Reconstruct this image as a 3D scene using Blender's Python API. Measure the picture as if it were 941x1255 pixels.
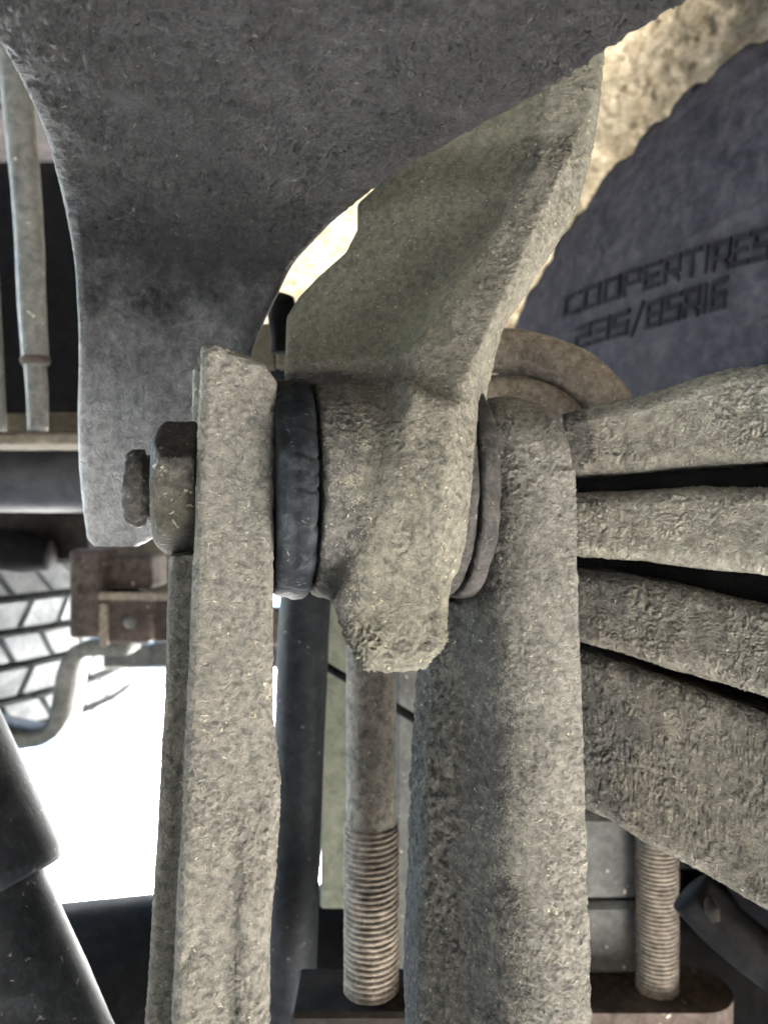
import bpy, math, random
import numpy as np
from mathutils import Vector

random.seed(4)
rng = np.random.default_rng(7)
for o in list(bpy.data.objects):
    bpy.data.objects.remove(o, do_unlink=True)
scene = bpy.context.scene
COL = scene.collection

# ------------------------------------------------------------------ camera, sky, sun, exposure
F, CX, CY = 943.0, 470.5, 627.5            # focal length and centre of the photograph in its pixels
cam_data = bpy.data.cameras.new("camera")
cam_data.sensor_fit = 'VERTICAL'
cam_data.sensor_height = 34.6
cam_data.lens = 34.6 * F / 1255.0
cam_data.clip_start = 0.01
cam_data.clip_end = 6000
cam_data.dof.use_dof = True
cam_data.dof.focus_distance = 0.2
cam_data.dof.aperture_fstop = 15.0
cam = bpy.data.objects.new("camera", cam_data)
cam.location = (0, 0, 0)
cam.rotation_euler = (math.pi / 2, 0, 0)
COL.objects.link(cam)
scene.camera = cam

SUN_EL, SUN_AZ = math.radians(26), math.atan2(1.0, -0.02)      # azimuth measured from +Y towards +X
world = bpy.data.worlds.new("World")
scene.world = world
world.use_nodes = True
nt = world.node_tree
sky = nt.nodes.new("ShaderNodeTexSky")
sky.sky_type = 'NISHITA'
sky.sun_disc = False
sky.sun_elevation = SUN_EL
sky.sun_rotation = SUN_AZ
bg = nt.nodes["Background"]
bg.inputs[1].default_value = 0.058
nt.links.new(sky.outputs[0], bg.inputs[0])

sun_data = bpy.data.lights.new("sun", 'SUN')
sun_data.energy = 5.0
sun_data.angle = math.radians(0.5)
sun_data.color = (1.0, 0.965, 0.90)
sun = bpy.data.objects.new("sun", sun_data)
to_sun = Vector((math.sin(SUN_AZ) * math.cos(SUN_EL), math.cos(SUN_AZ) * math.cos(SUN_EL), math.sin(SUN_EL)))
sun.rotation_euler = to_sun.to_track_quat('Z', 'Y').to_euler()
COL.objects.link(sun)

scene.view_settings.view_transform = 'Standard'
scene.view_settings.look = 'None'
scene.view_settings.gamma = 1
scene.view_settings.exposure = 6.95
scene.cycles.use_denoising = True
scene.cycles.denoising_input_passes = 'RGB_ALBEDO_NORMAL'
scene.cycles.max_bounces = 10
scene.cycles.diffuse_bounces = 6


# ------------------------------------------------------------------ small maths
def P(px, py, d):
    """the place (mm) that the photograph shows at pixel px, py if it stands d mm away"""
    return np.array([(px - CX) * d / F, d, (CY - py) * d / F])


_perm = rng.permutation(256).astype(np.int32)
_perm = np.concatenate([_perm, _perm])
_grad = rng.normal(size=(256, 3)).astype(np.float32)
_grad /= np.linalg.norm(_grad, axis=1)[:, None]


def noise(p):
    p = np.asarray(p, np.float32)
    i = np.floor(p).astype(np.int32)
    f = p - i
    u = f * f * f * (f * (f * 6 - 15) + 10)
    i &= 255
    r = 0
    for dx in (0, 1):
        wx = u[:, 0] if dx else 1 - u[:, 0]
        a = _perm[(i[:, 0] + dx) & 255]
        for dy in (0, 1):
            wy = u[:, 1] if dy else 1 - u[:, 1]
            b = _perm[(a + i[:, 1] + dy) & 255]
            for dz in (0, 1):
                wz = u[:, 2] if dz else 1 - u[:, 2]
                g = _grad[_perm[(b + i[:, 2] + dz) & 255]]
                r = r + wx * wy * wz * ((f[:, 0] - dx) * g[:, 0] + (f[:, 1] - dy) * g[:, 1] + (f[:, 2] - dz) * g[:, 2])
    return r


def fbm(p, size, octaves=3, gain=0.55, seed=0.0):
    p = np.asarray(p) / size + seed
    s, a = 0, 1.0
    for k in range(octaves):
        s = s + a * noise(p * (2.03 ** k) + 17.3 * k)
        a *= gain
    return s


def normals(V, Fq):
    V = np.asarray(V, float)
    N = np.zeros_like(V)
    q = np.array([f if len(f) == 4 else (f[0], f[1], f[2], f[2]) for f in Fq]) if not isinstance(Fq, np.ndarray) else Fq
    n = np.cross(V[q[:, 2]] - V[q[:, 0]], V[q[:, 3]] - V[q[:, 1]])
    tri = q[:, 2] == q[:, 3]
    if tri.any():
        n[tri] = np.cross(V[q[tri, 1]] - V[q[tri, 0]], V[q[tri, 2]] - V[q[tri, 0]])
    for k in range(4):
        for c in range(3):
            N[:, c] += np.bincount(q[:, k], n[:, c], len(V))
    return N / (np.linalg.norm(N, axis=1)[:, None] + 1e-9)


def finer(V, q):
    """split every quad in four (smoothly) so that the grit has vertices of its own"""
    N = normals(V, q)
    e = np.vstack([q[:, [k, (k + 1) % 4]] for k in range(4)])
    e.sort(axis=1)
    key = e[:, 0].astype(np.int64) * len(V) + e[:, 1]
    u, inv = np.unique(key, return_inverse=True)
    a, b = u // len(V), u % len(V)
    mid = (V[a] + V[b]) / 2
    # lift midpoints along the bend of the surface
    dv = V[b] - V[a]
    mid = mid + ((N[a] - N[b]) * dv).sum(1)[:, None] * -(N[a] + N[b]) / 16
    cen = V[q].mean(1)
    cen = cen + 0.5 * (mid[inv.reshape(4, -1)].mean(0) - cen)
    nV, nE = len(V), len(u)
    em = (nV + inv).reshape(4, -1)
    c = nV + nE + np.arange(len(q))
    Q = np.vstack([np.stack([q[:, k], em[k], c, em[k - 1]], 1) for k in range(4)])
    return np.vstack([V, mid, cen]), Q


def roughen(V, Fq, amps, seed=0.0, mask=None):
    """crust: push the surface along its normals by noise; amps = [(size mm, depth mm, kind)]"""
    N = normals(V, Fq)
    d = np.zeros(len(V))
    for size, amp, kind in amps:
        n = fbm(V, size, 2, 0.5, seed + size)
        if kind == 'ridge':
            n = 0.35 - np.abs(n) * 1.6
        elif kind == 'flake':
            n = np.clip(n * 5, -0.6, 0.6)
        elif kind == 'grit':       # packed grains: rounded tops, sharp creases
            n = (np.abs(n) * 2.2 - 0.4) * np.clip(0.75 + 2.2 * fbm(V, 16, 3, .6, seed + 40 + size), 0.08, 1.5)
        elif kind == 'pit':
            n = -np.clip(n * 3 - 0.75, 0, 1)
        elif kind == 'lump':
            n = np.clip(n * 3 - 0.7, 0, 1.2)
        d += amp * n
    if mask is not None:
        d *= mask(V)
    return V + N * d[:, None]


# ------------------------------------------------------------------ linking
def link(name, V, faces, mat, parent=None, smooth=True, **props):
    V = np.asarray(V, float)
    if parent is None:
        base = np.array([(V[:, 0].min() + V[:, 0].max()) / 2, (V[:, 1].min() + V[:, 1].max()) / 2, V[:, 2].min()])
    else:
        base = parent['_base_mm'] if isinstance(parent, dict) else ROOTS[parent.name]
    me = bpy.data.meshes.new(name)
    L = ((V - base) * 0.001)
    if isinstance(faces, np.ndarray):
        me.vertices.add(len(L))
        me.vertices.foreach_set('co', L.astype(np.float32).ravel())
        nf = len(faces)
        me.loops.add(nf * 4)
        me.loops.foreach_set('vertex_index', faces.astype(np.int32).ravel())
        me.polygons.add(nf)
        me.polygons.foreach_set('loop_start', np.arange(0, nf * 4, 4, dtype=np.int32))
        me.update(calc_edges=True)
        me.validate()
    else:
        me.from_pydata([tuple(v) for v in L], [], [tuple(int(i) for i in f) for f in faces])
        me.update()
    if smooth:
        me.polygons.foreach_set('use_smooth', [True] * len(me.polygons))
    me.materials.append(mat)
    o = bpy.data.objects.new(name, me)
    COL.objects.link(o)
    if parent is not None:
        o.parent = parent
    else:
        o.location = base * 0.001
    ROOTS[o.name] = np.array(base, float)
    for k, v in props.items():
        o[k] = v
    return o


ROOTS = {}


def thing(name, label, cat, base, group=None):
    o = bpy.data.objects.new(name, None)
    o.empty_display_size = 0.01
    COL.objects.link(o)
    o.location = np.asarray(base) * 0.001
    ROOTS[o.name] = np.asarray(base, float)
    o['label'] = label
    o['category'] = cat
    if group:
        o['group'] = group
    return o


# ------------------------------------------------------------------ shapes
def loft(rings, caps=True, closed=True):
    R = np.asarray(rings, float)
    n, c = R.shape[:2]
    V = R.reshape(-1, 3)
    i, j = np.meshgrid(np.arange(n - 1), np.arange(c if closed else c - 1), indexing='ij')
    a = i * c + j
    b = i * c + (j + 1) % c
    q = np.stack([a, b, b + c, a + c], -1).reshape(-1, 4)
    if caps and closed:
        V = np.vstack([V, R[0].mean(0), R[-1].mean(0)])
        c0, c1 = len(V) - 2, len(V) - 1
        jj = np.arange(c)
        # fans as quads over vertex pairs (c is kept even)
        j0 = jj[::2]
        f0 = np.stack([np.full(len(j0), c0), (j0 + 2) % c, (j0 + 1) % c, j0], -1)
        l = (n - 1) * c
        f1 = np.stack([np.full(len(j0), c1), l + j0, l + (j0 + 1) % c, l + (j0 + 2) % c], -1)
        q = np.vstack([q, f0, f1])
    return V, q


def frames(path):
    path = np.asarray(path, float)
    T = np.gradient(path, axis=0)
    T /= np.linalg.norm(T, axis=1)[:, None]
    up = np.array([0, 0, 1.0]) if abs(T[0, 2]) < 0.9 else np.array([0, 1.0, 0])
    A, B = [], []
    a = np.cross(up, T[0])
    a /= np.linalg.norm(a)
    for t in T:
        a = a - t * a.dot(t)
        a /= np.linalg.norm(a)
        A.append(a)
        B.append(np.cross(t, a))
    return np.array(A), np.array(B), T


def resample(path, step):
    path = np.asarray(path, float)
    s = np.concatenate([[0], np.cumsum(np.linalg.norm(np.diff(path, axis=0), axis=1))])
    n = max(3, int(s[-1] / step) + 1)
    # Catmull-Rom-like smoothing through cubic Hermite on arc length
    m = np.gradient(path, s, axis=0)
    t = np.linspace(0, s[-1], n)
    k = np.clip(np.searchsorted(s, t, 'right') - 1, 0, len(s) - 2)
    h = (s[k + 1] - s[k])[:, None]
    x = ((t - s[k])[:, None]) / h
    return ((2 * x**3 - 3 * x**2 + 1) * path[k] + (x**3 - 2 * x**2 + x) * h * m[k]
            + (-2 * x**3 + 3 * x**2) * path[k + 1] + (x**3 - x**2) * h * m[k + 1])


def tube(path, r, seg=32, step=None, caps=True, flat=1.0):
    path = np.asarray(path, float)
    if step:
        s0 = np.concatenate([[0], np.cumsum(np.linalg.norm(np.diff(path, axis=0), axis=1))])
        path = resample(path, step)
        if np.ndim(r) == 1:
            r = np.interp(np.linspace(0, s0[-1], len(path)), s0, r)
    A, B, T = frames(path)
    r = np.broadcast_to(np.asarray(r, float), (len(path),))
    th = np.arange(seg) * 2 * math.pi / seg
    rr = r[:, None] if np.ndim(r) == 1 else r
    ring = path[:, None] + (rr * np.cos(th))[..., None] * A[:, None] + (rr * np.sin(th) * flat)[..., None] * B[:, None]
    V, q = loft(ring, caps)
    return V, q[:, ::-1]


def rbox(lo, hi, b=1.0):
    """box with chamfered edges (24 vertices)"""
    lo, hi = np.asarray(lo, float), np.asarray(hi, float)
    c, h = (lo + hi) / 2, (hi - lo) / 2
    V, idx = [], {}
    for sx in (-1, 1):
        for sy in (-1, 1):
            for sz in (-1, 1):
                for ax in range(3):
                    s = np.array([sx, sy, sz], float)
                    e = h - b
                    e[ax] = h[ax]
                    idx[(sx, sy, sz, ax)] = len(V)
                    V.append(c + s * e)
    V = np.array(V)
    Fs = []
    for ax in range(3):
        o1, o2 = [(1, 2), (0, 2), (0, 1)][ax]
        for s in (-1, 1):
            f = []
            for a, bb in ((-1, -1), (1, -1), (1, 1), (-1, 1)):
                k = [0, 0, 0]
                k[ax], k[o1], k[o2] = s, a, bb
                f.append(idx[(*k, ax)])
            Fs.append(f)
        for s1 in (-1, 1):
            for s2 in (-1, 1):
                f = []
                for a, which in ((-1, o1), (1, o1), (1, o2), (-1, o2)):
                    k = [0, 0, 0]
                    k[ax], k[o1], k[o2] = a, s1, s2
                    f.append(idx[(*k, which)])
                Fs.append(f)
    for sx in (-1, 1):
        for sy in (-1, 1):
            for sz in (-1, 1):
                Fs.append([idx[(sx, sy, sz, a)] for a in range(3)])
    out = []
    for f in Fs:
        p = V[f]
        n = np.cross(p[1] - p[0], p[2] - p[0])
        out.append(f if n.dot(p.mean(0) - c) > 0 else f[::-1])
    return V, out


def join(*parts):
    V, Fq, k = [], [], 0
    for v, f in parts:
        V.append(np.asarray(v))
        Fq += [[int(i) + k for i in ff] for ff in f]
        k += len(v)
    return np.vstack(V), Fq


def turn(V, c, axis, ang):
    V = np.asarray(V, float) - c
    k = np.asarray(axis, float)
    k = k / np.linalg.norm(k)
    return V * math.cos(ang) + np.cross(k, V) * math.sin(ang) + np.outer(V @ k, k) * (1 - math.cos(ang)) + c


# signed distances on a grid, meshed with surface nets
class Grid:
    def __init__(s, lo, hi, h):
        s.lo, s.h = np.asarray(lo, float), h
        ax = [np.arange(lo[k], hi[k] + h, h, dtype=np.float32) for k in range(3)]
        s.ax = ax
        s.X, s.Y, s.Z = ax[0][:, None, None], ax[1][None, :, None], ax[2][None, None, :]

    def mesh(s, D):
        D = np.ascontiguousarray(np.broadcast_to(D, tuple(len(a) for a in s.ax)), np.float32)
        neg = D < 0
        n = np.array(D.shape) - 1
        cnt = sum(neg[a:a + n[0], b:b + n[1], c:c + n[2]].astype(np.int8) for a in (0, 1) for b in (0, 1) for c in (0, 1))
        act = np.argwhere((cnt > 0) & (cnt < 8))
        acc, num = np.zeros((len(act), 3)), np.zeros(len(act))
        cor = [np.array(c) for c in ((0, 0, 0), (1, 0, 0), (0, 1, 0), (1, 1, 0), (0, 0, 1), (1, 0, 1), (0, 1, 1), (1, 1, 1))]
        val = [D[tuple((act + c).T)] for c in cor]
        for a in range(8):
            for b in range(a + 1, 8):
                if np.abs(cor[a] - cor[b]).sum() == 1:
                    x = (val[a] < 0) != (val[b] < 0)
                    t = val[a] / (val[a] - val[b] + 1e-12)
                    p = cor[a] + t[:, None] * (cor[b] - cor[a])
                    acc[x] += p[x]
                    num += x
        V = s.lo + s.h * (act + acc / num[:, None])
        idx = -np.ones(tuple(n), np.int64)
        idx[tuple(act.T)] = np.arange(len(act))
        quads = []
        for ax in range(3):
            sl0 = [slice(1, -1)] * 3
            sl1 = [slice(1, -1)] * 3
            sl0[ax], sl1[ax] = slice(0, -1), slice(1, None)
            A, B = neg[tuple(sl0)], neg[tuple(sl1)]
            e = np.argwhere(A != B)
            off = np.array([1, 1, 1])
            off[ax] = 0
            g = e + off
            flip = A[tuple(e.T)]
            b1, b2 = [(1, 2), (2, 0), (0, 1)][ax]
            c = []
            for da, db in ((-1, -1), (0, -1), (0, 0), (-1, 0)):
                k = g.copy()
                k[:, b1] += da
                k[:, b2] += db
                c.append(idx[tuple(k.T)])
            q = np.stack(c, 1)
            q[~flip] = q[~flip][:, ::-1]
            quads.append(q)
        q = np.vstack(quads)
        return V, q[(q >= 0).all(1)]


def smin(a, b, k):
    h = np.clip(0.5 + 0.5 * (b - a) / k, 0, 1)
    return b + (a - b) * h - k * h * (1 - h)


def smax(a, b, k):
    return -smin(-a, -b, k)


def poly2(px, py, pts):
    """signed distance to a polygon"""
    pts = np.asarray(pts, np.float32)
    d = None
    s = None
    for i in range(len(pts)):
        a, b = pts[i], pts[i - 1]
        ex, ey = b - a
        wx, wy = px - a[0], py - a[1]
        t = np.clip((wx * ex + wy * ey) / (ex * ex + ey * ey), 0, 1)
        dd = (wx - ex * t) ** 2 + (wy - ey * t) ** 2
        d = dd if d is None else np.minimum(d, dd)
        c1, c2, c3 = py >= a[1], py < b[1], ex * wy > ey * wx
        fl = (c1 & c2 & c3) | (~c1 & ~c2 & ~c3)
        s = fl if s is None else s ^ fl
    return np.where(s, -1, 1) * np.sqrt(d)


def solid(d2, dz, r):
    """extrusion of a 2D distance with edges rounded by r"""
    a, b = d2 + r, dz + r
    return np.minimum(np.maximum(a, b), 0) + np.sqrt(np.maximum(a, 0) ** 2 + np.maximum(b, 0) ** 2) - r


def slab(v, lo, hi):
    return np.abs(v - (lo + hi) / 2) - (hi - lo) / 2


def capsule(g, a, b, ra, rb):
    a, b = np.asarray(a, float), np.asarray(b, float)
    ba = b - a
    wx, wy, wz = g.X - a[0], g.Y - a[1], g.Z - a[2]
    t = np.clip((wx * ba[0] + wy * ba[1] + wz * ba[2]) / ba.dot(ba), 0, 1)
    return np.sqrt((wx - t * ba[0]) ** 2 + (wy - t * ba[1]) ** 2 + (wz - t * ba[2]) ** 2) - (ra + (rb - ra) * t)


# ------------------------------------------------------------------ materials
def lin(c):
    return tuple(((v / 255) / 12.92 if v <= 10 else (((v / 255) + 0.055) / 1.055) ** 2.4) for v in c) + (1,)


def crust(name, dark, mid, light, grain=700, patch=70, patch_col=None, patch_amt=0.5, bump=0.5, specks=0.06, speck_col=(0.5, 0.46, 0.38, 1), rough=0.92, pits=0.5, spec=0.12, metal=0.0, worn=None):
    """caked dirt on metal or rubber: patches, grain, loose bright grit and small pits"""
    m = bpy.data.materials.new(name)
    m.use_nodes = True
    n, l = m.node_tree.nodes, m.node_tree.links
    b = n["Principled BSDF"]
    tc = n.new("ShaderNodeTexCoord")

    def tex(kind, scale, **kw):
        t = n.new(kind)
        l.new(tc.outputs['Object'], t.inputs['Vector'])
        t.inputs['Scale'].default_value = scale
        for k, v in kw.items():
            t.inputs[k].default_value = v
        return t

    def math_(op, a, bb=None, c=None, clamp=False):
        x = n.new("ShaderNodeMath")
        x.operation = op
        x.use_clamp = clamp
        for k, v in enumerate((a, bb, c)):
            if v is None:
                continue
            if isinstance(v, (int, float)):
                x.inputs[k].default_value = v
            else:
                l.new(v, x.inputs[k])
        return x.outputs[0]

    def mix(fac, a, bb):
        x = n.new("ShaderNodeMix")
        x.data_type = 'RGBA'
        for sock, v in ((x.inputs[0], fac), (x.inputs[6], a), (x.inputs[7], bb)):
            if isinstance(v, (int, float)):
                sock.default_value = v
            elif isinstance(v, tuple):
                sock.default_value = v
            else:
                l.new(v, sock)
        return x.outputs[2]

    big = tex("ShaderNodeTexNoise", patch, Detail=4, Roughness=0.6, Distortion=0.4)
    med = tex("ShaderNodeTexNoise", grain * 0.55, Detail=6, Roughness=0.72, Distortion=0.5)
    fine = tex("ShaderNodeTexNoise", grain * 1.7, Detail=3, Roughness=0.7, Distortion=1.0)
    chip = tex("ShaderNodeTexNoise", grain * 0.95, Detail=2, Roughness=0.6, Distortion=0.5)
    hole = tex("ShaderNodeTexNoise", grain * 0.55, Detail=2, Roughness=0.5, Distortion=0.8)
    ramp = n.new("ShaderNodeValToRGB")
    e = ramp.color_ramp.elements
    e[0].position, e[0].color = 0.37, dark
    e[1].position, e[1].color = 0.64, light
    x = ramp.color_ramp.elements.new(0.5)
    x.color = mid
    h = math_('ADD', math_('MULTIPLY', med.outputs[0], 0.8), math_('MULTIPLY', fine.outputs[0], 0.2))
    hb = math_('ADD', h, math_('MULTIPLY', math_('SUBTRACT', big.outputs[0], 0.5), 0.22))
    l.new(hb, ramp.inputs[0])
    col = ramp.outputs[0]
    if patch_col:
        big2 = tex("ShaderNodeTexNoise", patch * 0.5, Detail=6, Roughness=0.55)
        f = math_('MULTIPLY', math_('SUBTRACT', big2.outputs[0], 0.44, None), 3.5, None, True)
        col = mix(math_('MULTIPLY', f, patch_amt), col, patch_col)
    # loose pale grit where the chip noise peaks, small pits where the hole noise does
    sp = math_('MULTIPLY', math_('SUBTRACT', chip.outputs[0], 0.70 - specks * 0.7), 14, None, True)
    if specks > 0:
        col = mix(math_('MULTIPLY', sp, 0.8), col, speck_col)
    pit = math_('MULTIPLY', math_('SUBTRACT', hole.outputs[0], 0.64), 8, None, True)
    if worn:      # coat wears to grey paint towards the foot, made paler as if lit there
        sx = n.new("ShaderNodeSeparateXYZ")
        l.new(tc.outputs['Object'], sx.inputs[0])
        wn = tex("ShaderNodeTexNoise", 60, Detail=6, Roughness=0.7)
        f = math_('SUBTRACT', worn[2], sx.outputs[2])
        f = math_('ADD', math_('DIVIDE', f, worn[3]), math_('MULTIPLY', math_('SUBTRACT', wn.outputs[0], 0.5), 0.8), None, True)
        grey = mix(math_('MULTIPLY', math_('SUBTRACT', hb, 0.40), 5, None, True), worn[0], worn[1])
        col = mix(f, col, grey)
    l.new(col, b.inputs['Base Color'])
    rr = math_('ADD', rough - 0.1, math_('MULTIPLY', med.outputs[0], 0.2))
    l.new(rr, b.inputs['Roughness'])
    b.inputs['Specular IOR Level'].default_value = spec
    b.inputs['Metallic'].default_value = metal
    hh = math_('ADD', math_('MULTIPLY', med.outputs[0], 1.0), math_('MULTIPLY', fine.outputs[0], 0.35))
    hh = math_('ADD', hh, math_('MULTIPLY', sp, 0.3))
    hh = math_('SUBTRACT', hh, math_('MULTIPLY', pit, pits))
    bp = n.new("ShaderNodeBump")
    bp.inputs['Strength'].default_value = 1.0
    bp.inputs['Distance'].default_value = bump * 0.001
    l.new(hh, bp.inputs['Height'])
    l.new(bp.outputs[0], b.inputs['Normal'])
    return m


def col(r, g, b_):
    return (r, g, b_, 1)


M = {}
M['shackle'] = crust('dusty forged steel', col(.050, .048, .044), col(.102, .0965, .084), col(.162, .151, .128), grain=800, patch=26, bump=.7,
                     patch_col=col(.050, .050, .047), patch_amt=.45, specks=.07, speck_col=col(.30, .28, .205))
M['cast'] = crust('dusty cast iron', col(.046, .0445, .038), col(.094, .088, .072), col(.150, .139, .112), grain=820, patch=26, bump=.7,
                  patch_col=col(.050, .051, .036), patch_amt=.45, specks=.07, speck_col=col(.29, .26, .18))
M['shaded'] = crust('painted shade on metal', col(.024, .0235, .0225), col(.054, .0515, .0465), col(.102, .096, .083), grain=800, patch=26, bump=.7,
                    patch_col=col(.03, .03, .029), patch_amt=.4, specks=.06, speck_col=col(.24, .225, .19))  # darker metal tone that paints in shade on left-hand faces
M['web'] = crust('oily green grey casting', col(.040, .040, .031), col(.069, .067, .051), col(.102, .098, .074), grain=900, patch=22, bump=.7,
                 patch_col=col(.042, .043, .032), patch_amt=.45, specks=.05, speck_col=col(.24, .23, .17))
M['frame'] = crust('black underbody coating', col(.012, .0118, .012), col(.0215, .021, .0213), col(.037, .036, .0355), grain=560, patch=45, bump=3.2,
                   patch_col=col(.034, .033, .0325), patch_amt=.25, specks=.05, speck_col=col(.13, .12, .107), rough=.68, spec=.14,
                   worn=((.24, .238, .238, 1), (.46, .455, .455, 1), 0.092, 0.075))  # leg tones: grey paint, brightened to stand for light on it
M['leaf'] = crust('mud caked spring steel', col(.042, .039, .034), col(.087, .080, .067), col(.145, .134, .111), grain=700, patch=20, bump=.9,
                  patch_col=col(.042, .037, .034), patch_amt=.6, specks=.06, speck_col=col(.29, .265, .215))
M['leaf_pale'] = crust('pale dusty spring steel', col(.070, .065, .055), col(.132, .123, .102), col(.20, .186, .154), grain=700, patch=20, bump=.9,
                  patch_col=col(.075, .067, .058), patch_amt=.5, specks=.07, speck_col=col(.33, .30, .24))
M['ring'] = crust('grimy washer steel', col(.010, .0097, .0095), col(.024, .0228, .0215), col(.052, .049, .046), grain=500, bump=.6,
                  patch_col=col(.042, .037, .034), patch_amt=.5, specks=.04, speck_col=col(.14, .13, .11))
M['rubber'] = crust('aged black rubber', col(.0028, .0035, .0045), col(.006, .0073, .0092), col(.022, .026, .029), grain=330, bump=.5,
                    specks=.05, speck_col=col(.08, .085, .08), rough=.7)
M['nut'] = crust('greasy rusted steel', col(.010, .0095, .009), col(.027, .025, .022), col(.058, .054, .046), grain=500, bump=.9,
                 patch_col=col(.06, .053, .03), patch_amt=.3, specks=.09, speck_col=col(.2, .19, .15), rough=.75)
M['cream'] = crust('pale dried mud', col(.27, .205, .12), col(.52, .43, .29), col(.68, .60, .45), grain=260, patch=22, bump=6,
                   specks=.0, pits=.4)
M['tyre'] = crust('tyre rubber', col(.0075, .0078, .0108), col(.0145, .0148, .0188), col(.0255, .0258, .0305), grain=140, patch=9, bump=.25,
                  patch_col=col(.025, .0255, .029), patch_amt=.6, specks=.0, rough=.85, spec=.02)
M['letter'] = crust('bare black rubber', col(.003, .0032, .0045), col(.0048, .005, .0068), col(.0075, .0078, .010), grain=140, bump=.1, specks=.0, rough=.9, spec=.03)
M['ubolt'] = crust('dusty brown steel', col(.04, .036, .031), col(.095, .084, .071), col(.16, .143, .12), grain=500, bump=.3,
                   patch_col=col(.042, .044, .04), patch_amt=.5, specks=.05, speck_col=col(.25, .23, .2))
M['thread'] = crust('dusty thread', col(.055, .047, .04), col(.12, .102, .085), col(.19, .162, .136), grain=500, bump=.2, specks=.03)
M['pink'] = crust('brown dusty steel', col(.075, .062, .048), col(.15, .126, .1), col(.225, .195, .156), grain=600, bump=.6,
                  patch_col=col(.12, .09, .075), patch_amt=.5, specks=.08, speck_col=col(.32, .28, .22))
M['black'] = crust('black paint', col(.002, .002, .0023), col(.0040, .0039, .0041), col(.0085, .0082, .0082), grain=200, bump=.3, specks=.0, rough=.85, spec=.05)
M['bluesteel'] = crust('dark blue black paint', col(.005, .0058, .007), col(.0095, .0105, .0123), col(.018, .0195, .022), grain=300, bump=.25, specks=.03, speck_col=col(.12, .12, .11), rough=.6, spec=.08)
M['green'] = crust('grey green paint', col(.045, .047, .037), col(.072, .075, .058), col(.098, .101, .08), grain=150, patch=25, bump=.2, specks=.0)
M['block'] = crust('grey block', col(.042, .042, .04), col(.06, .06, .057), col(.08, .08, .076), grain=250, patch=25, bump=.25, specks=.02)
M['pipe'] = crust('pale pipe', col(.045, .046, .042), col(.08, .081, .075), col(.115, .115, .105), grain=250, patch=30, bump=.2, specks=.01, rough=.6)
M['rust'] = crust('brown rust', col(.022, .0165, .0145), col(.048, .037, .032), col(.08, .062, .053), grain=200, patch=25, bump=.4, specks=.01)
M['brown'] = crust('dark brown underbody', col(.007, .006, .0053), col(.017, .014, .0125), col(.034, .028, .025), grain=80, patch=12, bump=.5, specks=.0)
M['tan'] = crust('tan paint', col(.055, .047, .036), col(.088, .076, .058), col(.12, .105, .083), grain=120, patch=15, bump=.3, specks=.0)
M['tread'] = crust('glare toned tread rubber', col(.11, .118, .123), col(.16, .169, .175), col(.21, .219, .225), grain=120, patch=18, bump=.3, specks=.0)  # pale tone stands in for glare haze over the spare tyre
M['groove'] = crust('tread groove rubber', col(.008, .009, .011), col(.014, .016, .018), col(.022, .024, .027), grain=120, bump=.3, specks=.0)
M['concrete'] = crust('pale concrete', col(.64, .635, .625), col(.72, .715, .705), col(.78, .775, .765), grain=30, patch=1.2, bump=1, specks=.02)
M['plain_exhaust'] = crust('worn exhaust steel', col(.012, .012, .0135), col(.023, .023, .025), col(.036, .036, .039), grain=60, patch=10, bump=.2, specks=.0, rough=.55, spec=.2)

ROUGH = [(17, .5, ''), (6, .25, ''), (2.3, .23, 'grit'), (1.1, .22, 'grit'), (0.8, .15, '')]

# ------------------------------------------------------------------ the ground
gv = np.array([(-3e6, -3e6, -560), (3e6, -3e6, -560), (3e6, 3e6, -560), (-3e6, 3e6, -560)], float)
link('ground', gv, [(0, 1, 2, 3)], M['concrete'], kind='structure')

# ------------------------------------------------------------------ truck bed floor overhead, its cross member, pale liner
bed = thing('truck_bed', 'dark underside of the truck bed seen overhead past the pale pipe', 'truck bed', (200, 350, 420))
for x0_, x1_, y0_, y1_ in ((-760, 1330, -760, 796), (-760, 1330, 800, 1500)):
    link('floor_pan', *rbox((x0_, y0_, 420), (x1_, y1_, 470), 3), M['brown'], bed, False)
# unseen slabs added to block sky light, openings left for sun on the ground
for x0_, x1_, y0_, y1_ in ((-30000, -764, -30000, 796), (1334, 2196, -30000, 796), (-764, 1334, -30000, -764), (2754, 30000, -30000, 796), (2200, 2750, -30000, -650),
                           (2200, 2750, 30, 796), (1334, 30000, 2900, 9000), (2360, 30000, 800, 2896), (-300, 1330, 1504, 9000)):
    link('light_blocker', *rbox((x0_, y0_, 420), (x1_, y1_, 470), 3), M['brown'], None, False, kind='structure')
for yy in (980, 1320):
    link('stiffener', *rbox((-740, yy, 372), (1300, yy + 60, 419), 8), M['brown'], bed, False)

back = thing('cross_member', 'dark brown cross member behind the pale pipes', 'cross member', (-420, 800, 60))
link('web', *rbox((-800, 800, 62), (-150, 815, 368), 4), M['black'], back, False)
link('flange', *rbox((-800, 760, 62), (-150, 799, 76), 3), M['tan'], back, False)

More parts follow.
